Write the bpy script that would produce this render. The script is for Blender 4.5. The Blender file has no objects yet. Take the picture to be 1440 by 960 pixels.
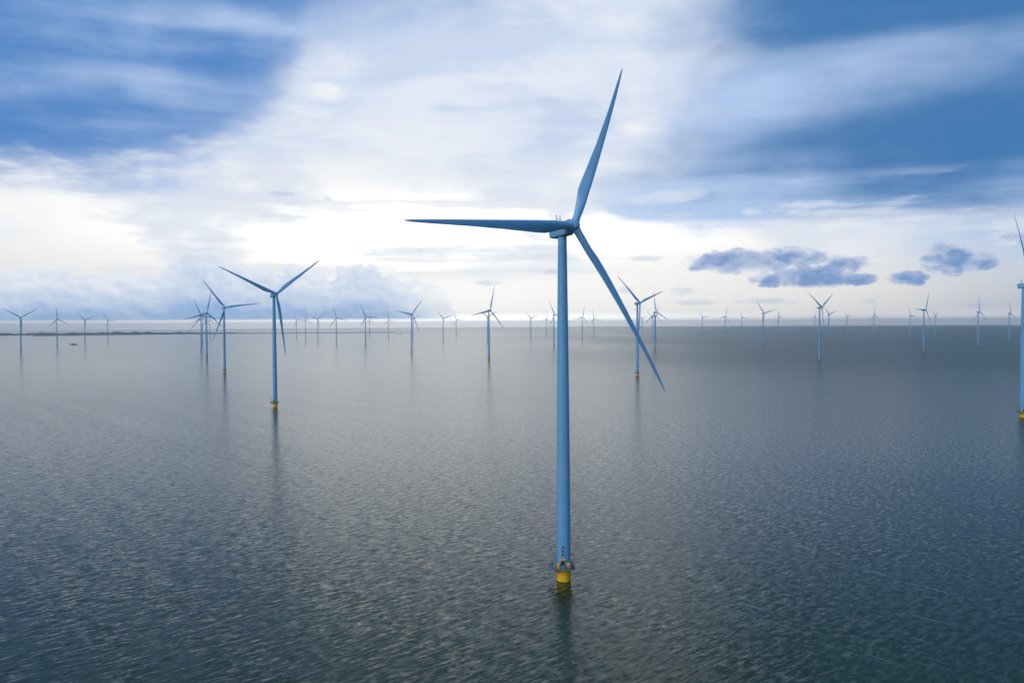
import bpy, bmesh, math, random
from math import sin, cos, pi, radians, atan2, exp
from mathutils import Vector, Matrix, noise as mnoise

random.seed(11)
S = bpy.context.scene
COL = S.collection
R_EARTH = 7.4e6            # earth radius with ordinary refraction: the sea curves away
EYE = 86.2


def drop(x, y):
    return -(x * x + y * y) / (2 * R_EARTH)


def lin(*c):
    r = []
    for v in c:
        v /= 255.0
        r.append(v / 12.92 if v <= 0.04045 else ((v + 0.055) / 1.055) ** 2.4)
    return tuple(r)


# ------------------------------------------------------------------ camera
cam = bpy.data.cameras.new('camera')
cam.sensor_width = 36.0
cam.sensor_fit = 'HORIZONTAL'
cam.lens = 28.0            # 1120 px focal length on a 1440 px wide picture
cam.clip_start = 0.5
cam.clip_end = 120000
cam_o = bpy.data.objects.new('camera', cam)
COL.objects.link(cam_o)
ROLL, PITCH = radians(0.33), radians(1.31)
fwd = Vector((0, cos(PITCH), -sin(PITCH)))
up0 = Vector((0, sin(PITCH), cos(PITCH)))
rt0 = Vector((1, 0, 0))
rt = cos(ROLL) * rt0 - sin(ROLL) * up0
up = sin(ROLL) * rt0 + cos(ROLL) * up0
M = Matrix((rt, up, -fwd)).transposed().to_4x4()
M.translation = (0, 0, EYE)
cam_o.matrix_world = M
S.camera = cam_o

# ------------------------------------------------------------------ view
S.view_settings.view_transform = 'Standard'
S.view_settings.look = 'None'
S.view_settings.exposure = 0.0
S.view_settings.gamma = 1.0
S.view_settings.use_curve_mapping = False
S.cycles.use_denoising = True
S.cycles.denoiser = 'OPENIMAGEDENOISE'
S.cycles.denoising_input_passes = 'RGB_ALBEDO_NORMAL'
S.cycles.max_bounces = 6
S.cycles.volume_bounces = 1

SUN_AZ, SUN_EL = radians(-138), radians(36)     # behind left of the camera, away from the bright cloud ahead


# ------------------------------------------------------------------ node maths helper
class V:
    """A float socket with operators."""
    T = None

    def __init__(self, s):
        self.s = s

    @staticmethod
    def m(op, *a, clamp=False):
        n = V.T.nodes.new('ShaderNodeMath')
        n.operation = op
        n.use_clamp = clamp
        for i, x in enumerate(a):
            if isinstance(x, V):
                V.T.links.new(x.s, n.inputs[i])
            else:
                n.inputs[i].default_value = float(x)
        return V(n.outputs[0])

    def __add__(s, o): return V.m('ADD', s, o)
    def __radd__(s, o): return V.m('ADD', o, s)
    def __sub__(s, o): return V.m('SUBTRACT', s, o)
    def __rsub__(s, o): return V.m('SUBTRACT', o, s)
    def __mul__(s, o): return V.m('MULTIPLY', s, o)
    def __rmul__(s, o): return V.m('MULTIPLY', o, s)
    def __truediv__(s, o): return V.m('DIVIDE', s, o)
    def __rtruediv__(s, o): return V.m('DIVIDE', o, s)
    def __neg__(s): return V.m('MULTIPLY', s, -1)


def vmax(a, b): return V.m('MAXIMUM', a, b)
def vmin(a, b): return V.m('MINIMUM', a, b)
def vexp(a): return V.m('EXPONENT', a)
def vabs(a): return V.m('ABSOLUTE', a)


def sstep(a, b, x):
    n = V.T.nodes.new('ShaderNodeMapRange')
    n.interpolation_type = 'SMOOTHSTEP'
    V.T.links.new(x.s, n.inputs['Value'])
    n.inputs['From Min'].default_value = a
    n.inputs['From Max'].default_value = b
    n.inputs['To Min'].default_value = 0
    n.inputs['To Max'].default_value = 1
    return V(n.outputs['Result'])


def comb(x, y, z=0.0):
    n = V.T.nodes.new('ShaderNodeCombineXYZ')
    for i, v in enumerate((x, y, z)):
        if isinstance(v, V):
            V.T.links.new(v.s, n.inputs[i])
        else:
            n.inputs[i].default_value = v
    return n.outputs[0]


def noise(vec, scale=1.0, detail=3.0, rough=0.5, dist=0.0, out='Fac'):
    n = V.T.nodes.new('ShaderNodeTexNoise')
    n.noise_dimensions = '3D'
    V.T.links.new(vec, n.inputs['Vector'])
    n.inputs['Scale'].default_value = scale
    n.inputs['Detail'].default_value = detail
    n.inputs['Roughness'].default_value = rough
    n.inputs['Distortion'].default_value = dist
    return V(n.outputs[0]) if out == 'Fac' else n.outputs['Color']


def curve(x, pts, x0, x1, y0, y1):
    n = V.T.nodes.new('ShaderNodeFloatCurve')
    c = n.mapping.curves[0]
    P = [((a - x0) / (x1 - x0), (b - y0) / (y1 - y0)) for a, b in pts]
    while len(c.points) < len(P):
        c.points.new(0.5, 0.5)
    for p, q in zip(c.points, P):
        p.location = q
        p.handle_type = 'AUTO_CLAMPED'
    n.mapping.use_clip = True
    n.mapping.update()
    V.T.links.new(((x - x0) / (x1 - x0)).s, n.inputs['Value'])
    n.inputs['Factor'].default_value = 1.0
    return V(n.outputs[0]) * (y1 - y0) + y0


def rgb(c):
    n = V.T.nodes.new('ShaderNodeRGB')
    n.outputs[0].default_value = (*c[:3], 1)
    return n.outputs[0]


def mix(f, a, b, mode='MIX'):
    n = V.T.nodes.new('ShaderNodeMix')
    n.data_type = 'RGBA'
    n.blend_type = mode
    n.clamp_factor = True
    if isinstance(f, V):
        V.T.links.new(f.s, n.inputs[0])
    else:
        n.inputs[0].default_value = f
    for i, x in ((6, a), (7, b)):
        if isinstance(x, tuple):
            n.inputs[i].default_value = (*x[:3], 1)
        else:
            V.T.links.new(x, n.inputs[i])
    return n.outputs[2]


def gauss(u, v, u0, v0, su, sv):
    a = (u - u0) / su
    b = (v - v0) / sv
    return vexp(-(a * a + b * b))


# ------------------------------------------------------------------ world: sky and cloud
W = bpy.data.worlds.new('World')
S.world = W
W.use_nodes = True
T = W.node_tree
T.nodes.clear()
V.T = T
tc = T.nodes.new('ShaderNodeTexCoord')
sep = T.nodes.new('ShaderNodeSeparateXYZ')
T.links.new(tc.outputs['Generated'], sep.inputs[0])
DX, DY, DZ = (V(sep.outputs[i]) for i in range(3))
az = V.m('ARCTAN2', DX, DY) * (180 / pi)
el = V.m('ARCSINE', DZ) * (180 / pi)
sky = T.nodes.new('ShaderNodeTexSky')
sky.sky_type = 'NISHITA'
sky.sun_disc = False
sky.sun_elevation = SUN_EL
sky.sun_rotation = SUN_AZ
sky.altitude = 50
sky.air_density = 1.0
sky.dust_density = 1.0
sky.ozone_density = 3.0
BG = 0.1                      # background strength; cloud colours below are display linear / BG


def C(r, g, b, k=1.0):
    return tuple(x * k / BG for x in lin(r, g, b))


# cloud deck coordinates: the direction carried up to a flat layer, so streaks run to the horizon
zz = vmax(DZ, 0.0) + 0.09
px, py = DX / zz, DY / zz
deck = comb(px, py, 0.0)
warp = noise(deck, 0.9, 3, 0.5)
warp2 = noise(comb(px, py, 7.3), 0.8, 3, 0.5)
n_big = noise(comb(px + warp * 1.2, py * 0.8 + warp2 * 1.2, 2.0), 0.75, 6, 0.55) - 0.5
n_mid = noise(comb(px * 0.8 + warp2 * 0.8, py + warp * 0.8, 9.0), 2.0, 6, 0.58) - 0.5
# streaks lying across the view (long in azimuth, short in elevation)
n_str = noise(comb(az * 0.035 + n_big * 0.7, el * 0.24 + n_big * 0.9, 3.1), 1.0, 5, 0.55) - 0.5
n_soft = noise(comb(az * 0.07 + n_mid * 0.5, el * 0.13 + n_mid * 0.5, 5.7), 1.0, 4, 0.5) - 0.5
n_wisp = noise(comb(az * 0.16, el * 0.4, 1.7), 1.0, 6, 0.6, 0.6) - 0.5

# clear sky and a bright thin veil around the hidden sun
n_fine = noise(comb(az * 0.045 + n_big * 0.3, el * 0.75 + n_mid * 0.5, 12.1), 1.0, 4, 0.5) - 0.5
n_puff = noise(comb(az * 0.12 + n_mid * 0.3, el * 0.20, 15.3), 1.0, 5, 0.52) - 0.5
front = vexp(-(((az + 6) / 31) * ((az + 6) / 31))) * vexp(-(((el - 5) / 22) * ((el - 5) / 22)))
wide = vexp(-((az / 75) * (az / 75)))
base = mix(0.6, sky.outputs[0], C(44, 148, 224, 1.1))
base = mix(sstep(0.0, 1.0, wide * 0.9 + n_big * 0.5) * sstep(70, 10, el), base, C(158, 190, 232))
veil = mix(sstep(5.5, 15, el + n_soft * 6 + n_puff * 5 + az * 0.10), C(251, 251, 249, 1.0), C(214, 225, 243, 1.0))
base = mix(sstep(0.06, 0.55, front + n_soft * 0.3 + n_puff * 0.3), base, veil)
# the brightest cloud, in front of the sun
base = mix(vmin(gauss(az, el, -5, 6.5, 13, 1.8) * 1.0, 1.0), base, C(255, 252, 246, 2.0))
# warm pale rim along the horizon
rim = sstep(6.5, 1.5, el) * sstep(80, 26, vabs(az + 4))
rimc = mix(sstep(2, 34, vabs(az + 4)), C(250, 249, 246, 1.06), C(230, 228, 225, 0.98))
rimc = mix(sstep(22, 36, az) * sstep(4.5, 1.0, el), rimc, C(202, 203, 208))
base = mix(rim * 0.9, base, rimc)
# lilac grey layers across the bright part
hi = sstep(9.0, 13.0, el + n_puff * 5)
mott = sstep(-0.04, 0.17, n_puff * 1.1 + n_soft * 0.6 + gauss(az, el, 4, 13.5, 7, 4) * 0.10 - gauss(az, el, -4, 11, 5, 3) * 0.05) * hi
base = mix(mott * 0.72, base, C(197, 213, 239))
mot2 = sstep(-0.10, 0.16, n_mid * 1.1 + n_wisp * 0.3)
base = mix(hi * 0.55, base, mix(mot2, C(238, 242, 249), C(194, 211, 238)))
lay = sstep(-0.03, 0.15, n_str * 0.7 + n_fine * 0.8 + n_soft * 0.3) * sstep(2.6, 4.0, el) * sstep(12.0, 8.5, el) * sstep(40, 22, vabs(az + 8))
base = mix(lay * 0.93, base, C(233, 237, 242, 0.99))
lil = sstep(-0.02, 0.2, n_puff * 1.2 + n_mid * 0.5 + n_soft * 0.4 - gauss(az, el, -5, 6.5, 9, 1.6) * 0.15) * sstep(3.2, 5.0, el) * sstep(13, 9.5, el)
base = mix(lil * 0.85, base, C(222, 229, 241, 0.99))
gap = gauss(az, el, -13.2, 15.8, 2.0, 0.7) * 1.2 + gauss(az, el, -2.2, 13.8, 1.8, 0.9) + gauss(az, el, 9.2, 14.6, 2.4, 2.2) * 1.3 + gauss(az, el, 6, 10.5, 3, 1.6) * 0.8 + gauss(az, el, 12, 8.9, 2.2, 0.6) * 1.2
brt = sstep(0.14, 0.62, gap * (0.42 + n_mid * 2.2 + n_wisp * 1.6) + n_puff * 0.5 + n_fine * 0.4) * sstep(26, 16, el) * sstep(26, 14, vabs(az + 1)) * 0.85
base = mix(brt, base, C(249, 250, 250, 1.0))

over = mix(sstep(60, 120, vabs(az)), C(112, 127, 138, 0.85), C(60, 136, 204, 0.9))
# the sky right on the horizon shines through the longest path of air
low = sstep(0.9, 0.05, el) * sstep(100, 40, vabs(az))
base = mix(low, base, mix(sstep(0, 30, vabs(az + 4)), C(252, 248, 242, 2.1), C(226, 224, 226, 1.25)))
# dark stratus, upper left: its lower edge climbs to the right
bl = curve(az, [(-180, 14), (-90, 10), (-60, 8.0), (-40, 8.4), (-32, 8.9), (-25, 9.6), (-20.5, 11.4), (-18, 13.0), (-15.4, 15.4), (-14, 18.0),
                (-9, 20.0), (0, 21.2), (6, 23), (14, 34), (60, 60), (180, 70)], -180, 180, 0, 90)
dl = el - bl + n_big * 3.0 + n_fine * 2.4 + n_puff * 6.0 + n_soft * 3.0 + n_mid * 5.0 + n_wisp * 2.5
ml = sstep(-1.0, 1.9, (dl - 0.3) * (1.0 - sstep(-23, -14, az) * 0.5))
ml2 = sstep(-3.0, 0.3, dl) * sstep(-2, -14, az) * 0.30
base = mix(ml2, base, C(196, 212, 238))
tl = sstep(-0.36, 1.08, 0.06 + n_mid * 0.9 + n_wisp * 0.35 - sstep(-24, -31, az) * 0.16 + n_soft * 1.3 + n_puff * 1.2 + n_fine * 0.9 + gauss(az, el, -25.0, 15.7, 5.0, 1.0) * 0.55 + gauss(az, el, -25.0, 18.4, 2.0, 1.2) * 0.45
               + gauss(az, el, -19, 19.8, 4.5, 0.9) * 0.6 + sstep(-30, -15, az) * 0.12 + sstep(1.8, -0.5, dl) * 0.25 - gauss(az, el, -33, 15, 3, 6) * 0.15)
cl = mix(tl, C(76, 132, 198), C(190, 211, 243))
cl = mix(sstep(24, 45, el) * 0.8, cl, over)
base = mix(ml * 0.97, base, cl)

# dark stratus, right: banded, ragged lower edge, fades to the left
br = curve(az, [(-180, 40), (-20, 40), (0, 26), (5, 12), (7, 7.6), (12, 6.5), (22, 6.6), (30, 6.3), (45, 6), (90, 8), (180, 14)], -180, 180, 0, 90)
dr = el - br + n_fine * 2.6 + n_wisp * 1.6 + n_str * 1.6 + (n_puff * 5.0 + n_soft * 3.0) * sstep(20, 8, az)
mr = sstep(-0.6, 1.1, dr) * sstep(4.5, 15.5, az + n_soft * 14 + n_puff * 16 + n_wisp * 4 - sstep(15, 21, el) * 2.5 + sstep(12, 7, el) * 2.5)
band = curve(el, [(0, 0.6), (6.5, 0.62), (8.2, 0.56), (9.6, 0.40), (10.8, 0.12), (12.4, 0.16), (14.5, 0.46), (16.6, 0.52), (18.0, 0.26), (19.6, 0.04),
                  (22, 0.0), (30, 0.2), (90, 0.1)], 0, 90, 0, 1)
tr = sstep(-0.36, 1.10, band - 0.06 + gauss(az, el, 18, 14.0, 6, 3) * 0.30 + gauss(az, el, 26, 15.8, 9, 1.7) * 0.32 - gauss(az, el, 27, 11.0, 7, 1.4) * 0.3 - sstep(14, 24, az) * 0.12 + n_mid * 0.8 + n_str * 0.9 + n_fine * 1.0 * sstep(12, 9, el) + n_puff * 0.9 + n_soft * 0.4 + sstep(24, 8, az) * 0.36 - sstep(18, 30, az) * 0.28 - sstep(16.8, 19.0, el) * sstep(12, 20, az) * 0.3)
cr = mix(tr, C(58, 118, 176), C(182, 206, 242))
cr = mix(sstep(24, 45, el) * 0.8, cr, over)
base = mix(mr * 0.96, base, cr)
# thin bright slits and wisps in the lower part of the right hand deck
slit = sstep(0.06, 0.2, n_fine * 0.9 + n_wisp * 0.7 + gauss(az, el, 12.5, 8.8, 2.2, 0.5) * 0.16 + gauss(az, el, 28, 6.6, 5, 0.5) * 0.12) * sstep(5.4, 6.2, el) * sstep(10.0, 8.2, el) * sstep(5, 9, az) * 0.62
base = mix(slit, base, C(226, 233, 241))

# low cumulus bank, left: soft lumpy tops, flat base just above the horizon
nb1 = noise(comb(az * 0.40, el * 0.66, 4.4), 1.0, 3, 0.5, 0.2) - 0.5
nb2 = noise(comb(az * 0.95, el * 1.35, 8.1), 1.0, 3, 0.45, 0.15) - 0.5
# light seen from above right: compare the lump field with itself a little higher up
nb2u = noise(comb((az + 0.25) * 0.95, (el + 0.32) * 1.35, 8.1), 1.0, 3, 0.45, 0.15) - 0.5
relief = nb2 - nb2u
top = curve(az, [(-180, 0.6), (-60, 2.2), (-45, 3.6), (-33, 3.2), (-29.5, 3.7), (-25.5, 3.2), (-23.0, 4.6), (-20.8, 5.2), (-18.6, 3.9), (-15.4, 4.1), (-13.4, 3.4),
                 (-11.4, 4.6), (-9.6, 4.2), (-6.8, 3.0), (-5, 2.4), (-3.5, 0.9), (-1, 0.2), (10, 0.0), (180, 0.0)], -180, 180, 0, 12)
dtop = top - el + nb1 * 2.2 + nb2 * 1.8
mb = sstep(-0.05, 0.34, dtop) * sstep(0.22, 0.44, el + nb1 * 0.1) * sstep(-2.0, -6.0, az + nb1 * 5)
tb = vmin(vmax(0.97 - dtop * 0.155 + nb1 * 0.8 + relief * 0.6 + nb2 * 0.35 - sstep(2.4, 0.5, el) * 0.40, 0), 1)
tb = vmin(tb + sstep(-11, -3, az) * 0.3, 1)
cb = mix(tb, C(140, 178, 225), C(230, 237, 246))
base = mix(mb * (0.95 - sstep(-9.5, -4, az) * 0.35), base, cb)
# small dark cumulus, right
nc = noise(comb(az * 0.50, el * 0.85, 6.6), 1.0, 4, 0.55, 0.25) - 0.5
nc2 = noise(comb(az * 1.0, el * 1.7, 2.6), 1.0, 5, 0.52, 0.3) - 0.5
blob = gauss(az, el, 17.4, 4.15, 4.6, 0.85) * 1.05
for (a, e, sa, se, k) in ((20.6, 3.1, 3.0, 0.8, 0.95), (14.4, 4.0, 2.2, 0.6, 0.85), (18.6, 2.9, 2.0, 0.6, 0.75), (28.9, 3.95, 1.6, 0.95, 1.25), (26.4, 2.75, 1.2, 0.5, 1.0), (23.4, 2.8, 1.3, 0.45, 0.8),
                          (30.8, 3.65, 0.7, 0.5, 0.85), (22.8, 3.7, 1.9, 0.8, 0.62), (34.5, 4.9, 3.0, 0.6, 0.9), (45, 4.0, 5, 1.2, 1.0)):
    blob = vmax(blob, gauss(az, el, a, e, sa, se) * k)
bsum = blob * 1.2 + nc * 1.15 + nc2 * 1.0 - sstep(0.3, 0.0, blob)
mcu = sstep(0.22, 0.68, bsum)
hole = gauss(az, el, 16.9, 3.4, 1.5, 0.4) * 0.5
ccu = mix(vmin(vmax(1.05 - bsum * 0.85 - nc2 * 1.2 + (el - 3.4) * 0.16 + hole, 0), 1), C(114, 150, 202), C(208, 217, 233))
base = mix(mcu * (0.95 - hole * 0.6), base, ccu)
# faint scraps low in the middle and right
blob2 = gauss(az, el, 2.4, 3.7, 2.2, 0.35) * 0.9
for (a, e, sa, se, k) in ((8.2, 2.3, 1.0, 0.4, 0.9), (12.2, 2.2, 1.4, 0.5, 0.8), (13.0, 1.35, 2.2, 0.35, 0.9), (17.8, 1.4, 2.8, 0.35, 0.9), (9.6, 4.5, 3, 0.3, 0.7), (-2, 2.9, 2.4, 0.3, 0.7),
                          (30.2, 0.95, 1.0, 0.25, 0.9), (-16, 8.9, 1.3, 0.3, 0.9), (-12.9, 8.7, 0.6, 0.3, 0.7), (-6.5, 5.2, 0.8, 0.2, 0.7), (24, 1.3, 3, 0.3, 0.6)):
    blob2 = vmax(blob2, gauss(az, el, a, e, sa, se) * k)
msc = sstep(0.40, 0.95, blob2 + nc * 1.2 + nc2 * 0.5)
base = mix(msc * 0.5, base, C(176, 195, 224))

bg = T.nodes.new('ShaderNodeBackground')
bg.inputs['Strength'].default_value = BG
T.links.new(base, bg.inputs['Color'])
wo = T.nodes.new('ShaderNodeOutputWorld')
T.links.new(bg.outputs[0], wo.inputs[0])
W.cycles.sampling_method = 'MANUAL'
W.cycles.sample_map_resolution = 1024

# ------------------------------------------------------------------ sun lamp, placed behind the camera to light the turbine fronts
sun = bpy.data.lights.new('sun', 'SUN')
sun.energy = 1.5
sun.angle = radians(40)
sun.color = (1.0, 0.93, 0.84)
sun_o = bpy.data.objects.new('sun', sun)
COL.objects.link(sun_o)
sd = Vector((sin(SUN_AZ) * cos(SUN_EL), cos(SUN_AZ) * cos(SUN_EL), sin(SUN_EL)))
sun_o.rotation_euler = sd.to_track_quat('Z', 'Y').to_euler()
sun_o.location = (0, 0, 400)


# ------------------------------------------------------------------ materials
def pmat(name, color, rough=0.5, metal=0.0, var=0.0, scale=1.0, spec=0.5):
    m = bpy.data.materials.new(name)
    m.use_nodes = True
    t = m.node_tree
    b = t.nodes['Principled BSDF']
    b.inputs['Base Color'].default_value = (*color, 1)
    b.inputs['Roughness'].default_value = rough
    b.inputs['Metallic'].default_value = metal
    b.inputs['Specular IOR Level'].default_value = spec
    if var:
        V.T = t
        c = t.nodes.new('ShaderNodeTexCoord')
        n = noise(c.outputs['Object'], scale, 5, 0.6)
        f = sstep(0.3, 0.7, n)
        col = mix(f, tuple(x * (1 - var) for x in color), tuple(min(1, x * (1 + var)) for x in color))
        t.links.new(col, b.inputs['Base Color'])
        r = f * 0.15 + (rough - 0.07)
        t.links.new(r.s, b.inputs['Roughness'])
    return m


def tower_mat():
    """Pale grey-blue paint with faint vertical rain streaks and can joints."""
    m = bpy.data.materials.new('tower_paint')
    m.use_nodes = True
    t = m.node_tree
    V.T = t
    b = t.nodes['Principled BSDF']
    c = t.nodes.new('ShaderNodeTexCoord')
    s = t.nodes.new('ShaderNodeSeparateXYZ')
    t.links.new(c.outputs['Object'], s.inputs[0])
    x, y, z = (V(s.outputs[i]) for i in range(3))
    st = noise(comb(x * 2.6, y * 2.6, z * 0.03), 1.0, 5, 0.6)
    bl = noise(comb(x * 0.4, y * 0.4, z * 0.09), 1.0, 4, 0.55)
    f = sstep(0.32, 0.68, st * 0.6 + bl * 0.4)
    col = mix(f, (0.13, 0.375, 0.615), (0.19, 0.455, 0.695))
    ph = V.m('FRACT', (z - 5) / 27.5)
    seam = sstep(0.006, 0.002, vabs(ph - 0.5)) * 0.35
    col = mix(seam, col, (0.08, 0.20, 0.36))
    t.links.new(col, b.inputs['Base Color'])
    b.inputs['Roughness'].default_value = 0.42
    return m


M_TOWER = tower_mat()
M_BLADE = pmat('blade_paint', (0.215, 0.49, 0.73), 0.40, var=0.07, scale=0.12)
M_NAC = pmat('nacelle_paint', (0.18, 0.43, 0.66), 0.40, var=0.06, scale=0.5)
M_YEL = pmat('yellow_paint', (0.90, 0.50, 0.008), 0.5, var=0.09, scale=0.9)
M_RUST = pmat('waterline_stain', (0.16, 0.12, 0.03), 0.6, var=0.3, scale=1.3)
M_DECK = pmat('deck_grating', (0.26, 0.23, 0.25), 0.7, var=0.2, scale=2.5)
M_RAIL = pmat('galvanised_rail', (0.10, 0.14, 0.20), 0.5, 0.3)
M_DARK = pmat('dark_metal', (0.03, 0.05, 0.07), 0.5, var=0.2, scale=3)
M_CRANE = pmat('crane_paint', (0.16, 0.34, 0.54), 0.5, var=0.08, scale=2)
M_WHITE = pmat('white_paint', (0.34, 0.48, 0.62), 0.5, var=0.06, scale=2)
M_RED = pmat('red_plastic', (0.62, 0.16, 0.12), 0.5, var=0.1, scale=3)
M_HULL = pmat('dark_hull', (0.03, 0.045, 0.07), 0.5, var=0.2, scale=0.5)
M_CABIN = pmat('ship_cabin', (0.22, 0.27, 0.32), 0.5, var=0.1, scale=0.6)
M_GLASS = pmat('cabin_glass', (0.02, 0.03, 0.04), 0.12)
M_LAND = pmat('grass_bank_hazed', (0.04, 0.09, 0.12), 0.9, var=0.3, scale=0.01)  # blue of the distant haze mixed into the bank colour
M_TREE = pmat('woodland_leaf_hazed', (0.035, 0.085, 0.115), 0.9, var=0.4, scale=0.02)  # leaf colour shifted to blue to carry distance haze


def water_mat():
    m = bpy.data.materials.new('lake_water')
    m.use_nodes = True
    t = m.node_tree
    V.T = t
    b = t.nodes['Principled BSDF']
    c = t.nodes.new('ShaderNodeTexCoord')
    s = t.nodes.new('ShaderNodeSeparateXYZ')
    t.links.new(c.outputs['Object'], s.inputs[0])
    x, y = V(s.outputs[0]), V(s.outputs[1])
    wx, wy = -0.63, 0.777                    # the wind blows this way; crests lie across it
    a = x * wx + y * wy
    k = x * wy - y * wx
    big = noise(comb(k / 60, a / 130, 0.3), 1.0, 3, 0.5)
    row = noise(comb(k / 16 + big * 0.8, a / 260, 1.3), 1.0, 4, 0.55)      # windrows
    warp = noise(comb(k / 12, a / 9, 5.0), 1.0, 2, 0.5)
    n1 = noise(comb(k / 3.6 + warp * 0.3, a / 0.85 + warp * 1.1, 0.0), 1.0, 2.0, 0.5) - 0.5
    n2 = noise(comb(k / 1.5, a / 0.42 + warp, 3.0), 1.0, 2.0, 0.5) - 0.5
    n3 = noise(comb(k / 8, a / 1.7 + warp * 1.5, 6.0), 1.0, 2, 0.5) - 0.5
    s1 = noise(comb(k / 2.8, a / 2.4, 8.0), 1.0, 3, 0.55) - 0.5
    amp = 0.66 + sstep(0.38, 0.62, row) * 0.44 + sstep(0.35, 0.68, big) * 0.16
    # ripples finer than the eye resolves far out are carried by the roughness instead
    dist = V.m('SQRT', x * x + y * y)
    far = sstep(200.0, 2200.0, dist)
    amp = amp * (1.0 - far * 0.9) * (1.0 - sstep(190.0, 520.0, dist) * 0.34)
    # calmer water far out ahead and to the left, gustier to the right
    gust = noise(comb(x / 900, y / 2600, 4.0), 1.0, 3, 0.5) - 0.5
    side = x / vmax(dist, 1.0) + gust * 0.35
    calm = sstep(0.30, -0.08, side) * sstep(420.0, 2200.0, dist)
    rough = sstep(0.02, 0.34, side) * sstep(220.0, 900.0, dist)
    amp = amp * (1.0 + calm * 0.9)
    sa = (n1 * 0.44 + n2 * 0.36 + n3 * 0.34) * amp
    sk = s1 * 0.34 * amp
    # slope vector back in world axes
    nx = -(sa * wx + sk * wy)
    ny = -(sa * wy - sk * wx)
    nm = t.nodes.new('ShaderNodeVectorMath')
    nm.operation = 'NORMALIZE'
    t.links.new(comb(nx, ny, 1.0), nm.inputs[0])
    t.links.new(nm.outputs[0], b.inputs['Normal'])
    # foam and slick lines along the wind
    ln = noise(comb(k / 24 + big * 0.25, a / 700, 9.0), 1.0, 2, 0.5)
    pat = noise(comb(k / 9, a / 26, 11.0), 1.0, 3, 0.6)
    ridge = sstep(0.011, 0.002, vabs(ln - 0.5)) * sstep(0.52, 0.68, pat) * sstep(0.42, 0.56, n2 + 0.5)
    deep = mix(sstep(0.3, 0.7, big), (0.015, 0.036, 0.010), (0.020, 0.043, 0.013))
    col = mix(ridge * 0.42, deep, (0.34, 0.42, 0.46))
    t.links.new(col, b.inputs['Base Color'])
    t.links.new((0.18 + far * 0.13 - calm * 0.125 + rough * 0.05).s, b.inputs['Roughness'])
    b.inputs['IOR'].default_value = 1.333
    return m


M_WATER = water_mat()


# ------------------------------------------------------------------ mesh helpers
def link(name, bm, mats, parent=None, smooth=True, loc=None):
    me = bpy.data.meshes.new(name)
    bmesh.ops.recalc_face_normals(bm, faces=bm.faces)
    bm.to_mesh(me)
    bm.free()
    for m in (mats if isinstance(mats, (list, tuple)) else [mats]):
        me.materials.append(m)
    for p in me.polygons:
        p.use_smooth = smooth
    if smooth:
        try:
            me.set_sharp_from_angle(angle=radians(40))
        except Exception:
            pass
    o = bpy.data.objects.new(name, me)
    COL.objects.link(o)
    if parent:
        o.parent = parent
    if loc:
        o.location = loc
    return o


def box(bm, c, s, rot=None, bev=0.0):
    r = bmesh.ops.create_cube(bm, size=1.0)
    vs = r['verts']
    bmesh.ops.scale(bm, vec=s, verts=vs)
    if bev:
        es = list({e for v in vs for e in v.link_edges})
        q = bmesh.ops.bevel(bm, geom=es, offset=bev, segments=2, affect='EDGES', profile=0.6)
        vs = list({v for f in q['faces'] for v in f.verts} | {v for v in vs if v.is_valid})
    if rot is not None:
        bmesh.ops.rotate(bm, cent=(0, 0, 0), matrix=rot, verts=vs)
    bmesh.ops.translate(bm, vec=c, verts=vs)


def bar(bm, p, q, r, n=6, r2=None):
    p, q = Vector(p), Vector(q)
    d = q - p
    L = d.length
    m = d.to_track_quat('Z', 'Y').to_matrix().to_4x4()
    m.translation = (p + q) / 2
    bmesh.ops.create_cone(bm, cap_ends=True, segments=n, radius1=r, radius2=r if r2 is None else r2, depth=L, matrix=m)


def lathe(bm, prof, n=32, axis='Z'):
    """prof = [(radius, height)]"""
    rings = []
    for r, z in prof:
        ring = []
        for i in range(n):
            a = 2 * pi * i / n
            v = (r * cos(a), r * sin(a), z) if axis == 'Z' else (r * cos(a), z, r * sin(a))
            ring.append(bm.verts.new(v))
        rings.append(ring)
    for A, B in zip(rings, rings[1:]):
        for i in range(n):
            bm.faces.new((A[i], A[(i + 1) % n], B[(i + 1) % n], B[i]))
    bm.faces.new(rings[0])
    bm.faces.new(rings[-1][::-1])
    return rings


def empty(name, loc):
    o = bpy.data.objects.new(name, None)
    o.empty_display_size = 2
    COL.objects.link(o)
    o.location = loc
    return o


def tag(o, label=None, cat=None, group=None, kind=None):
    for k, v in (('label', label), ('category', cat), ('group', group), ('kind', kind)):
        if v:
            o[k] = v


# ------------------------------------------------------------------ the water: one curved sheet out to the horizon
def make_water():
    bm = bmesh.new()
    n = 360
    rad = [0.0] + [60 * (44000 / 60) ** (i / 70) for i in range(71)]
    c = bm.verts.new((0, 0, 0))
    prev = None
    for r in rad[1:]:
        ring = [bm.verts.new((r * sin(2 * pi * i / n), r * cos(2 * pi * i / n), drop(r, 0))) for i in range(n)]
        if prev is None:
            for i in range(n):
                bm.faces.new((c, ring[(i + 1) % n], ring[i]))
        else:
            for i in range(n):
                bm.faces.new((prev[i], prev[(i + 1) % n], ring[(i + 1) % n], ring[i]))
        prev = ring
    for f in bm.faces:
        if f.normal.z < 0:
            f.normal_flip()
    me = bpy.data.meshes.new('water')
    bm.normal_update()
    for f in bm.faces:
        f.smooth = True
        if f.normal.z < 0:
            f.normal_flip()
    bm.to_mesh(me)
    bm.free()
    me.materials.append(M_WATER)
    o = bpy.data.objects.new('water', me)
    COL.objects.link(o)
    tag(o, 'wind rippled grey green lake water reaching the horizon', kind='structure')


make_water()


# ------------------------------------------------------------------ far shore on the left
def polar(a, d):
    return Vector((d * sin(radians(a)), d * cos(radians(a)), drop(d, 0)))


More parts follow.
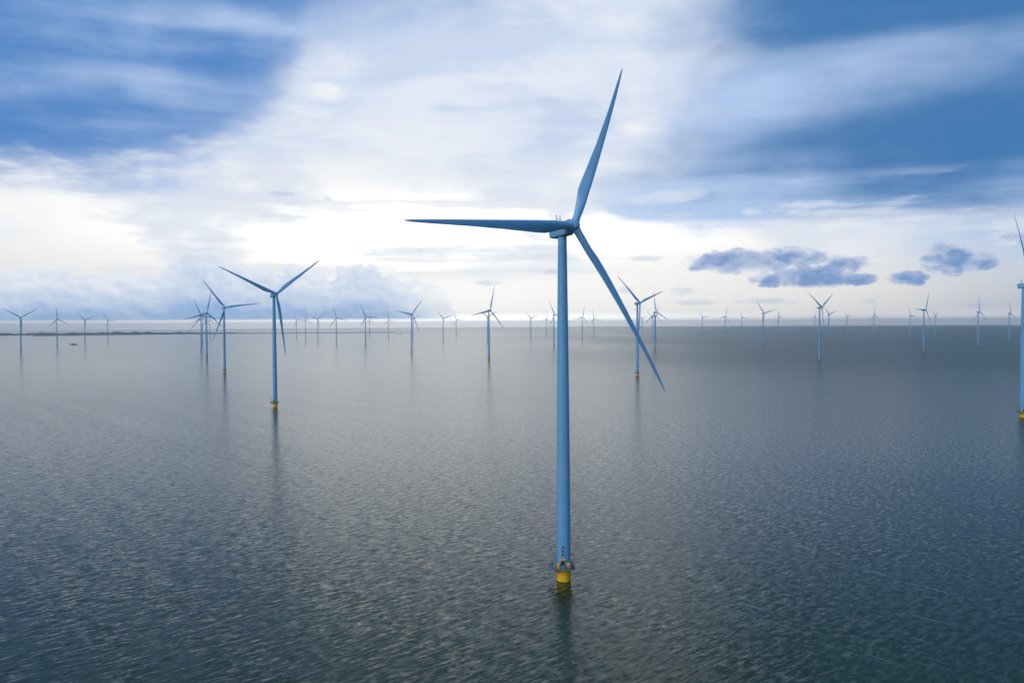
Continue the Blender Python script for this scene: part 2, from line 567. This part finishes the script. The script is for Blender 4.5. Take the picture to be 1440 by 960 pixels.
def make_strip(name, stations, mat, label, kind='structure'):
    """stations = [(azimuth, distance, height, half depth)]; a low bank with sloping sides."""
    bm = bmesh.new()
    rows = []
    for (a, d, h, w) in stations:
        near = polar(a, d - w)
        far = polar(a, d + w)
        t0 = polar(a, d - w * 0.55)
        t1 = polar(a, d + w * 0.55)
        rows.append([bm.verts.new(near - Vector((0, 0, 2))), bm.verts.new(t0 + Vector((0, 0, h))), bm.verts.new(t1 + Vector((0, 0, h))), bm.verts.new(far - Vector((0, 0, 2)))])
    for A, B in zip(rows, rows[1:]):
        for i in range(3):
            bm.faces.new((A[i], A[i + 1], B[i + 1], B[i]))
    bm.faces.new(rows[0])
    bm.faces.new(rows[-1][::-1])
    o = link(name, bm, mat, smooth=False)
    tag(o, label, kind=kind)
    return o


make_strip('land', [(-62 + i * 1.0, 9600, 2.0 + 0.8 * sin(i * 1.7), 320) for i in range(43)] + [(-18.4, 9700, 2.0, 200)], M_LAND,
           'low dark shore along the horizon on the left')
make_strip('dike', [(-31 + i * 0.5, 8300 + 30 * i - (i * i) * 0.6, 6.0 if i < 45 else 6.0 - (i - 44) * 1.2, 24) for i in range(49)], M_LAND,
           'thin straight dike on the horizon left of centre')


def make_woodland():
    bm = bmesh.new()
    a = -60.0
    while a < -19.3:
        dens = 0.5 + 0.5 * sin(a * 2.3) * sin(a * 0.9 + 1) + 0.25 * sin(a * 7.1)
        step = 0.035 + random.random() * 0.05
        a += step
        dens = max(dens, 0.1)
        fade = min(1, max(0.35, (-18.5 - a) / 6.0))
        h = (9 + 15 * max(0, dens) * random.random() + 5 * random.random()) * fade
        d = 9400 + random.uniform(-120, 350)
        p = polar(a, d)
        w = h * random.uniform(0.8, 1.9)
        m = Matrix.Translation(p + Vector((0, 0, 3 + h * 0.45))) @ Matrix.Diagonal((w, w * 0.8, h * 0.62, 1))
        r = bmesh.ops.create_icosphere(bm, subdivisions=1, radius=1.0, matrix=m)
        for v in r['verts']:
            v.co += Vector((random.uniform(-1, 1), random.uniform(-1, 1), random.uniform(-1, 1))) * h * 0.10
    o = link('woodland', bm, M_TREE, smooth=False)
    tag(o, 'far dark line of trees along the left shore', kind='stuff')


make_woodland()

# ------------------------------------------------------------------ wind turbine parts
H_HUB, OVER, TILT, R_BL = 118.0, 5.6, radians(6), 63.0


def blade_mesh(R=R_BL, tipdef=-0.5, nsec=26, npt=18, seg_cone=2.6):
    """Local axes: X towards the leading edge, Y downwind, Z out along the span."""
    def itp(tab, x):
        for (a, b), (c, d) in zip(tab, tab[1:]):
            if x <= c:
                t = (x - a) / (c - a)
                t = t * t * (3 - 2 * t) * 0.5 + t * 0.5
                return b + (d - b) * t
        return tab[-1][1]
    CH = [(0, 2.5), (.055, 2.5), (.10, 3.0), (.15, 3.7), (.195, 4.05), (.25, 3.95), (.35, 3.45), (.5, 2.65), (.7, 1.85), (.86, 1.28), (.95, .82), (.985, .5), (1, .12)]
    TH = [(0, 1), (.055, 1), (.10, .78), (.15, .55), (.2, .42), (.3, .32), (.5, .24), (.8, .19), (1, .16)]
    TW = [(0, 24), (.1, 22), (.2, 17), (.35, 11), (.5, 7), (.7, 3.5), (1, 0)]
    PA = [(0, .5), (.055, .5), (.2, .30), (1, .32)]
    bm = bmesh.new()
    fr = [0.018, .0335, .034, .044, .06, .08, .10, .12, .145, .17, .195, .22, .25, .29, .34, .40, .46, .53, .6, .67, .74, .8, .86, .91, .95, .975, .99, 1.0]
    rings = []
    for f in fr:
        c, th, tw, pa = (2.78 if f < .0338 else itp(CH, f)), itp(TH, f), radians(itp(TW, f)), itp(PA, f)
        w = min(1, max(0, (f - .05) / .14))
        w = w * w * (3 - 2 * w)
        ax = -(seg_cone * f + (tipdef - seg_cone) * f * f)        # downwind offset
        ring = []
        for i in range(npt):
            a = 2 * pi * i / npt
            xc = 0.5 * (1 + cos(a))                                # 0 = leading edge
            sgn = 1 if sin(a) >= 0 else -1
            xs = max(xc, 0)
            naca = 5 * th * (.2969 * math.sqrt(xs) - .126 * xs - .3516 * xs ** 2 + .2843 * xs ** 3 - .1036 * xs ** 4)
            y_air = sgn * naca * (1.15 if sgn > 0 else 0.8)
            y_cir = 0.5 * sin(a) * th
            yy = (y_cir * (1 - w) + y_air * w) * c
            xx = (pa - xc) * c
            X = xx * cos(tw) + yy * sin(tw)
            Y = -xx * sin(tw) + yy * cos(tw)
            ring.append(bm.verts.new((X, Y + ax, f * R)))
        rings.append(ring)
    for A, B in zip(rings, rings[1:]):
        for i in range(npt):
            bm.faces.new((A[i], A[(i + 1) % npt], B[(i + 1) % npt], B[i]))
    bm.faces.new(rings[0])
    bm.faces.new(rings[-1][::-1])
    return bm


def rotor_axes(phi):
    a = Vector((sin(phi) * cos(TILT), -cos(phi) * cos(TILT), sin(TILT)))
    hh = Vector((cos(phi), sin(phi), 0))
    v = hh.cross(a)
    if v.z < 0:
        v = -v
    return a, hh, v


def hub_pos(phi):
    return Vector((OVER * sin(phi), -OVER * cos(phi), H_HUB))


def blade_matrix(phi, th):
    a, hh, v = rotor_axes(phi)
    e = cos(th) * v + sin(th) * hh
    t = -sin(th) * v + cos(th) * hh
    m = Matrix((t, -a, e)).transposed().to_4x4()
    m.translation = hub_pos(phi)
    return m


def head_matrix(phi):
    """local -Y points upwind"""
    a, hh, v = rotor_axes(phi)
    m = Matrix((hh, -a, v)).transposed().to_4x4()
    m.translation = hub_pos(phi)
    return m


DECK = [(-5.0, -0.6), (-4.7, -2.2), (-3.7, -3.7), (2.7, -3.7), (3.6, -2.2), (3.7, 1.0), (2.7, 3.3), (-3.4, 3.3), (-4.8, 1.2)]
Z_DECK = 4.7


def make_turbine(detail=True, n=40):
    root = empty('wind_turbine', (0, 0, 0))
    # yellow foundation with a stained foot
    bm = bmesh.new()
    lathe(bm, [(2.32, -3.0), (2.32, 0.0)], n)
    st = len(bm.faces)
    lathe(bm, [(2.32, 0.0), (2.34, 0.16)], n)
    s2 = len(bm.faces)
    lathe(bm, [(2.34, 0.16), (2.34, 4.1), (2.5, 4.12), (2.5, 4.35), (2.34, 4.37), (2.34, 4.44)], n)
    bm.faces.ensure_lookup_table()
    for i, f in enumerate(bm.faces):
        f.material_index = 1 if i < s2 else 0
    link('foundation', bm, [M_YEL, M_RUST], root)
    # tower
    bm = bmesh.new()
    tp = [(2.26, 4.6), (2.26, 12), (2.24, 24), (2.16, 40), (2.03, 60), (1.80, 86), (1.62, 101), (1.46, 113.5), (1.46, 115.6)]
    lathe(bm, tp, n)
    tower = link('tower', bm, M_TOWER, root)
    # platform
    bm = bmesh.new()
    lo = [bm.verts.new((x, y, Z_DECK - 0.26)) for x, y in DECK]
    hi = [bm.verts.new((x, y, Z_DECK)) for x, y in DECK]
    k = len(DECK)
    for i in range(k):
        bm.faces.new((lo[i], lo[(i + 1) % k], hi[(i + 1) % k], hi[i]))
    bm.faces.new(lo[::-1])
    bm.faces.new(hi)
    for x, y in DECK:                            # brackets under the deck
        d = Vector((x, y, 0)).normalized()
        bar(bm, (x * 0.93, y * 0.93, Z_DECK - 0.28), d * 2.4 + Vector((0, 0, 3.3)), 0.09, 6)
    plat = link('platform', bm, M_DECK, root, smooth=False)
    bm = bmesh.new()
    for i in range(k):
        p, q = Vector((*DECK[i], 0)), Vector((*DECK[(i + 1) % k], 0))
        m = max(1, round((q - p).length / 1.1))
        for j in range(m):
            r = p.lerp(q, j / m) * 0.985
            bar(bm, (r.x, r.y, Z_DECK + 0.003), (r.x, r.y, Z_DECK + 1.15), 0.035, 6)
        for zz_, rr in ((1.15, .06), (0.62, .045), (0.12, .07)):
            bar(bm, (p.x * .985, p.y * .985, Z_DECK + zz_), (q.x * .985, q.y * .985, Z_DECK + zz_), rr, 6)
    link('railing', bm, M_RAIL, plat, smooth=False)
    # davit crane: leaning boom over the left side of the deck
    bm = bmesh.new()
    bar(bm, (-2.95, -1.3, Z_DECK + 0.002), (-2.95, -1.3, Z_DECK + 3.6), 0.24, 10)
    bar(bm, (-2.95, -1.3, Z_DECK + 3.3), (-4.3, -1.7, Z_DECK + 6.4), 0.2, 8, 0.14)
    bar(bm, (-2.8, -1.3, Z_DECK + 1.9), (-3.7, -1.5, Z_DECK + 4.8), 0.09, 6)
    cr = link('crane', bm, M_CRANE, root)
    bm = bmesh.new()
    box(bm, (-4.75, -1.78, Z_DECK + 6.45), (1.0, 0.5, 0.6), bev=0.08)
    bar(bm, (-5.05, -1.8, Z_DECK + 6.1), (-5.05, -1.8, Z_DECK + 5.4), 0.03, 5)
    link('hoist', bm, M_CRANE, cr)
    if detail:
        # dark door in a pale frame
        bm = bmesh.new()
        box(bm, (-0.45, -2.36, Z_DECK + 1.95), (1.35, 0.22, 1.5), bev=0.05)
        d = link('door', bm, M_DARK, root)
        bm = bmesh.new()
        box(bm, (-0.45, -2.62, Z_DECK + 3.0), (1.75, 0.75, 0.5), bev=0.06)
        link('canopy', bm, M_YEL, root)
        bm = bmesh.new()                         # stair with pale side panels down to the deck
        for i in range(5):
            box(bm, (-0.45, -2.75 - i * 0.17, Z_DECK + 1.05 - i * 0.24), (1.3, 0.22, 0.06))
        for sx in (-1.2, 0.3):
            box(bm, (sx, -3.05, Z_DECK + 0.75), (0.09, 0.95, 1.4), bev=0.02)
        box(bm, (-0.45, -3.5, Z_DECK + 0.72), (1.4, 0.06, 1.1))
        link('stair', bm, M_CRANE, root, smooth=False)
        for x in (-1.95, 1.45):
            bm = bmesh.new()
            box(bm, (x, -2.3, Z_DECK + 0.92), (0.95, 0.8, 1.8), bev=0.06)
            box(bm, (x, -2.72, Z_DECK + 0.98), (0.72, 0.05, 1.3), bev=0.01)
            link('cabinet', bm, M_YEL, root)
        bm = bmesh.new()
        box(bm, (-0.6, -3.25, Z_DECK + 0.27), (0.6, 0.4, 0.5), bev=0.04)
        link('storage_box', bm, M_YEL, root)
        bm = bmesh.new()
        box(bm, (1.65, -3.2, Z_DECK + 0.36), (1.0, 0.5, 0.68), bev=0.06)
        link('storage_box', bm, M_RED, root)['label'] = 'red storage box'
        # narrowing ladder frame above the canopy with dark lamps
        bm = bmesh.new()
        z0 = Z_DECK + 3.25
        for sx in (-1, 1):
            bar(bm, (-0.45 + sx * 0.72, -2.42, z0), (-0.45 + sx * 0.32, -2.42, z0 + 4.1), 0.10, 6)
        for i in range(5):
            w = 0.68 - 0.085 * i
            bar(bm, (-0.45 - w, -2.42, z0 + 0.5 + i * 0.85), (-0.45 + w, -2.42, z0 + 0.5 + i * 0.85), 0.09, 6)
        lad = link('ladder', bm, M_WHITE, root)
        for zz_ in (1.4, 2.7, 3.9):
            bm = bmesh.new()
            box(bm, (-0.45, -2.58, z0 + zz_), (0.5, 0.22, 0.42), bev=0.05)
            link('lamp', bm, M_DARK, lad)
        # masts and pipes on the right half of the deck
        for x, y, hh_ in ((2.3, -2.9, 2.4), (2.8, -1.0, 1.9), (-3.9, -1.9, 1.7)):
            bm = bmesh.new()
            bar(bm, (x, y, Z_DECK + 0.003), (x, y, Z_DECK + hh_), 0.09, 8)
            bar(bm, (x, y, Z_DECK + hh_ - 0.1), (x, y, Z_DECK + hh_ + 0.25), 0.16, 8)
            link('light_post', bm, M_RAIL, root)
        bm = bmesh.new()
        box(bm, (2.75, -2.0, Z_DECK + 0.57), (0.8, 0.7, 1.1), bev=0.05)
        link('switch_box', bm, M_RAIL, root)

    # nacelle: flat bottomed rounded housing and the generator ring
    bm = bmesh.new()
    box(bm, (0, 6.3, -0.35), (4.3, 7.9, 4.5), bev=0.75)
    lathe_bm = bmesh.new()
    nac = link('nacelle', bm, M_NAC, root)
    lathe(lathe_bm, [(1.3, 1.2), (2.2, 1.3), (2.42, 1.55), (2.42, 2.75), (2.2, 3.0)], 40, 'Y')
    link('generator', lathe_bm, M_NAC, nac)
    bm = bmesh.new()
    for x in (-0.85, 0.85):
        bar(bm, (x, 7.2, 1.85), (x, 7.2, 4.6), 0.10, 6)
        bar(bm, (x, 7.2, 4.5), (x, 7.2, 4.8), 0.17, 6)
    bar(bm, (-0.85, 7.2, 3.6), (0.85, 7.2, 3.6), 0.08, 6)
    link('wind_vane', bm, M_DARK, nac)
    # hub with a domed spinner
    bm = bmesh.new()
    prof = [(1.5, 1.25), (2.0, 1.1)] + [(2.12 * cos(t), -2.25 * sin(t) + 0.2) for t in [radians(q) for q in (-10, 5, 20, 35, 50, 65, 78, 88)]]
    lathe(bm, prof, 36, 'Y')
    for i in range(3):                           # blade collars
        pass
    hub = link('hub', bm, M_NAC, root)
    return root, nac, hub


# ------------------------------------------------------------------ the wind farm (metres from the camera's foot)
# (x, y, yaw, rotor angle, label)
FARM = [
    (16.9, 265.2, 38.5, 26.8, 'huge nearest wind turbine in the foreground, with boxes and railing on its yellow base'),
    (-248.2, 831.8, 41.9, 54.3, 'tall turbine left of centre, two blades raised in a wide V, yellow foot'),
    (-525.1, 1453.4, 39.7, 82.9, 'turbine with one blade pointing level to the right, beside the tall wide V one'),
    (-796.9, 2078.5, 41.9, 14.3, 'tallest of the tight overlapping cluster on the left, one blade nearly straight up'),
    (-1067.6, 2735.7, 39.1, 99.0, 'leftmost tower of the overlapping cluster, upper blade leaning left'),
    (-1581.6, 4071.1, 39.2, 13.2, 'thin tower squeezed between the two front towers of the left cluster'),
    (-1925.0, 5010.1, 39.0, 91.2, 'distant turbine almost hidden behind the tallest tower of the left cluster'),
    (-2069.1, 5456.5, 39.1, 1.5, 'faint thin turbine just right of the left cluster, crossed by a nearer blade'),
    (-1773.6, 2875.2, 50.0, 60.4, 'leftmost turbine in the picture, blades in a flat V above the shore'),
    (-2024.9, 3545.2, 70.0, 116.3, 'turbine near the left edge with one blade straight up, left of the dark work boat'),
    (-2267.3, 4228.6, 66.0, 68.7, 'small turbine with blades in a V, just right of the dark work boat'),
    (-2498.9, 4925.2, 66.0, 88.0, 'small pale turbine standing alone between the work boat and the left cluster'),
    (-1528.5, 5653.7, 39.4, 90.0, 'faintest and leftmost of the four small turbines right of the wide V one'),
    (-1362.2, 5255.5, 39.1, 6.7, 'small turbine with a blade straight up, second of four right of the wide V one'),
    (-1133.7, 4649.0, 39.0, 51.5, 'small turbine with two raised blades, third of four right of the wide V one'),
    (-865.3, 3926.1, 39.0, 104.3, 'largest and rightmost of the four small turbines right of the wide V one'),
    (-612.8, 3333.4, 39.0, 94.3, 'medium turbine with a level right blade that crosses a fainter turbine behind it'),
    (-1098.7, 6144.4, 39.0, 9.1, 'faint far turbine standing under the level right blade of a nearer one'),
    (-872.2, 5631.3, 39.0, 108.8, 'thin pale turbine directly left of the pair of tiny ships'),
    (-325.8, 2585.6, 36.1, 40.0, 'medium turbine right of the tiny ships, one blade raised to the upper right'),
    (-633.2, 5095.2, 39.0, 64.3, 'far turbine almost wholly hidden by the tower right of the tiny ships'),
    (-394.7, 4571.7, 39.2, 73.2, 'small wide V bladed turbine, left half of a far pair on open water'),
    (-427.9, 6123.6, 39.1, 97.0, 'fainter and thinner right half of a far pair on open water'),
    (-55.6, 1922.6, 43.3, 18.5, 'turbine with a blade nearly upright and a yellow foot, left of the huge one'),
    (-121.5, 3965.5, 39.0, 64.3, 'turbine mostly hidden behind the yellow footed tower left of the huge one'),
    (115.8, 4905.2, 39.2, 69.1, 'small pale V bladed turbine standing alone left of the huge tower'),
    (262.0, 6030.1, 39.0, 6.4, 'faint tiny turbine between a pale V shaped one and the huge tower'),
    (160.7, 3050.6, 39.1, 96.7, 'turbine touching the left edge of the huge tower, half its rotor hidden'),
    (372.8, 4224.4, 39.2, 17.5, 'small turbine nearest the right side of the huge tower, blade upright'),
    (552.8, 5386.0, 39.1, 107.5, 'faint turbine between the huge tower and its hanging lower blade, the paler of two'),
    (203.4, 1291.2, 40.1, 71.4, 'turbine crossed by the lower blade of the huge one, yellow foot'),
    (948.2, 5816.7, 39.0, 66.1, 'faint far turbine just right of the tower crossed by the huge lower blade'),
    (434.0, 2420.5, 36.1, 115.7, 'turbine right of the huge lower blade, one blade straight up, with others behind it'),
    (854.7, 4852.7, 39.0, 67.6, 'thin turbine just left of the straight up bladed one beside the huge lower blade'),
    (676.4, 3745.3, 39.1, 18.0, 'turbine hidden right behind the straight up bladed one beside the huge lower blade'),
    (1243.5, 5202.9, 39.2, 82.0, 'thin pale turbine on open water, first right of the cluster by the huge lower blade'),
    (1125.4, 4204.7, 39.0, 19.2, 'small turbine with a lower blade reaching down right, between two fainter ones'),
    (1575.8, 5461.1, 39.7, 92.0, 'faintest turbine under a scrap of cloud, left of a darker V bladed one'),
    (914.4, 2900.4, 35.5, 78.6, 'medium turbine with a raised left blade and orange foot, under the long dark cloud'),
    (1546.1, 4620.1, 39.0, 106.5, 'small turbine with a blade straight up, right of the medium orange footed one'),
    (1929.5, 5076.5, 39.0, 21.5, 'thin far turbine peeping out just left of a large V bladed one on the right'),
    (685.6, 1775.4, 40.6, 60.7, 'largest turbine right of the huge blade, two blades raised in a V, yellow foot'),
    (1402.7, 3530.8, 39.0, 74.3, 'smaller V bladed turbine just right of the large V bladed one'),
    (2341.7, 5568.5, 39.2, 77.5, 'tiny edge on turbine with hardly any blade spread, on the right half'),
    (1859.9, 4093.0, 39.0, 5.3, 'small turbine with one blade straight up under the gap between dark clouds'),
    (2221.7, 4446.3, 39.0, 98.1, 'thin turbine just left of the dark one with a level left blade'),
    (1178.2, 2278.5, 39.4, 31.8, 'dark turbine with a level left blade and yellow foot, under the small dark cloud'),
    (2580.1, 4856.4, 40.4, 61.4, 'thin turbine just right of the dark one with a level left blade'),
    (1655.4, 2828.7, 36.1, 0.0, 'medium turbine with a blade straight up and yellow foot, near the right edge'),
    (2109.1, 3378.3, 38.8, 118.5, 'smaller straight up bladed turbine nearest to the tower cut off by the right edge'),
    (455.2, 709.0, 40.0, 101.0, 'large turbine cut off by the right edge of the picture, yellow foot'),
]
GROUP = 'wind turbines standing in the lake'


def set_head(root, phi, th, blades):
    for ch in root.children:
        if ch.name.split('.')[0] in ('nacelle', 'hub'):
            ch.matrix_local = head_matrix(phi)
    for i, b in enumerate(blades):
        b.matrix_local = blade_matrix(phi, th + i * 2 * pi / 3)


# the nearest turbine, with blades that each flex as in the wind
root, nac, hub = make_turbine(True, 64)
x, y, ph, th, lab = FARM[0]
root.location = (x, y, drop(x, y))
tag(root, lab, 'wind turbine', GROUP)
near_blades = []
for dfl, span in ((0.0, 65.4), (0.9, 67.6), (1.8, 65.6)):
    near_blades.append(link('blade', blade_mesh(span, dfl, npt=28, seg_cone=5.2), M_BLADE, root))
set_head(root, radians(ph), radians(th), near_blades)

# prototype for all the others
proto, nac, hub = make_turbine(True, 32)
bl0 = link('blade', blade_mesh(65.0, -0.5), M_BLADE, proto)
SMALL = {'foundation', 'tower', 'platform', 'crane', 'nacelle', 'hub', 'railing', 'generator'}


def copy_turbine(src, full):
    r = src.copy()
    COL.objects.link(r)
    for ch in src.children:
        kind = ch.name.split('.')[0]
        if kind == 'blade' or (not full and kind not in SMALL):
            continue
        c = ch.copy()
        COL.objects.link(c)
        c.parent = r
        for g in ch.children:
            if not full and g.name.split('.')[0] not in SMALL:
                continue
            d = g.copy()
            COL.objects.link(d)
            d.parent = c
    bs = []
    for i in range(3):
        b = bl0.copy()
        COL.objects.link(b)
        b.parent = r
        bs.append(b)
    return r, bs


for k, (x, y, ph, th, lab) in enumerate(FARM[1:]):
    dist = math.hypot(x, y)
    r, bs = copy_turbine(proto, dist < 1500)
    r.location = (x, y, drop(x, y))
    tag(r, lab, 'wind turbine', GROUP)
    set_head(r, radians(ph), radians(th), bs)
for ch in list(proto.children_recursive) + [proto]:
    bpy.data.objects.remove(ch)


# ------------------------------------------------------------------ boats
def make_boat(L, loc, rz, label, group=None):
    root = empty('work_boat', loc)
    root.rotation_euler = (0, 0, rz)
    B, D = L * 0.22, L * 0.10
    bm = bmesh.new()
    st = [(-.5, .8, 1.0), (-.42, 1, 1.0), (0, 1, .95), (.28, .9, 1.05), (.42, .5, 1.25), (.5, .05, 1.4)]
    rings = []
    for t, w, h in st:
        X = t * L
        b = B / 2 * w
        rings.append([bm.verts.new(p) for p in ((X, -b * .7, -1.0), (X, -b, D * h), (X, b, D * h), (X, b * .7, -1.0))])
    for A, Bq in zip(rings, rings[1:]):
        for i in range(4):
            bm.faces.new((A[i], A[(i + 1) % 4], Bq[(i + 1) % 4], Bq[i]))
    bm.faces.new(rings[0])
    bm.faces.new(rings[-1][::-1])
    link('hull', bm, M_HULL, root, smooth=False)
    bm = bmesh.new()
    box(bm, (-L * .06, 0, D * .95 + L * .035), (L * .34, B * .66, L * .07), bev=L * .006)
    box(bm, (-L * .02, 0, D * .95 + L * .105), (L * .16, B * .56, L * .07), bev=L * .006)
    cab = link('cabin', bm, M_CABIN, root)
    bm = bmesh.new()
    box(bm, (-L * .02, 0, D * .95 + L * .115), (L * .164, B * .565, L * .028))
    link('window', bm, M_GLASS, cab, smooth=False)
    bm = bmesh.new()
    bar(bm, (-L * .05, 0, D * .95 + L * .14), (-L * .05, 0, D * .95 + L * .24), L * .006, 6)
    bar(bm, (-L * .05, -B * .2, D * .95 + L * .2), (-L * .05, B * .2, D * .95 + L * .2), L * .004, 6)
    bar(bm, (-L * .3, 0, D * .9), (-L * .4, 0, D * .9 + L * .09), L * .008, 6)
    link('mast', bm, M_DARK, root)
    tag(root, label, 'boat', group)
    return root


def sea(a, d):
    return polar(a, d)


make_boat(32, sea(-28.84, 4180), radians(4), 'dark work boat with a low cabin between two turbines on the far left')
make_boat(20, sea(-8.24, 6900), radians(-8), 'tiny dark ship off the end of the dike, left of the pair', 'tiny ships off the dike')
make_boat(24, sea(-7.98, 6850), radians(10), 'tiny dark ship off the end of the dike, right of the pair', 'tiny ships off the dike')

# ------------------------------------------------------------------ the air
bm = bmesh.new()
HW = 44500.0
zb, zt = drop(44000, 0) - 1.5, 187.0
box(bm, (0, 0, (zb + zt) / 2), (2 * HW, 2 * HW, zt - zb))
hz = link('haze', bm, [], smooth=False)
tag(hz, kind='stuff')
mh = bpy.data.materials.new('haze_air')
mh.use_nodes = True
t = mh.node_tree
t.nodes.clear()
pv = t.nodes.new('ShaderNodeVolumePrincipled')
pv.inputs['Color'].default_value = (0.93, 0.975, 1.0, 1)
pv.inputs['Density'].default_value = 4.2e-5
pv.inputs['Anisotropy'].default_value = 0.8
ou = t.nodes.new('ShaderNodeOutputMaterial')
t.links.new(pv.outputs[0], ou.inputs['Volume'])
hz.data.materials.append(mh)
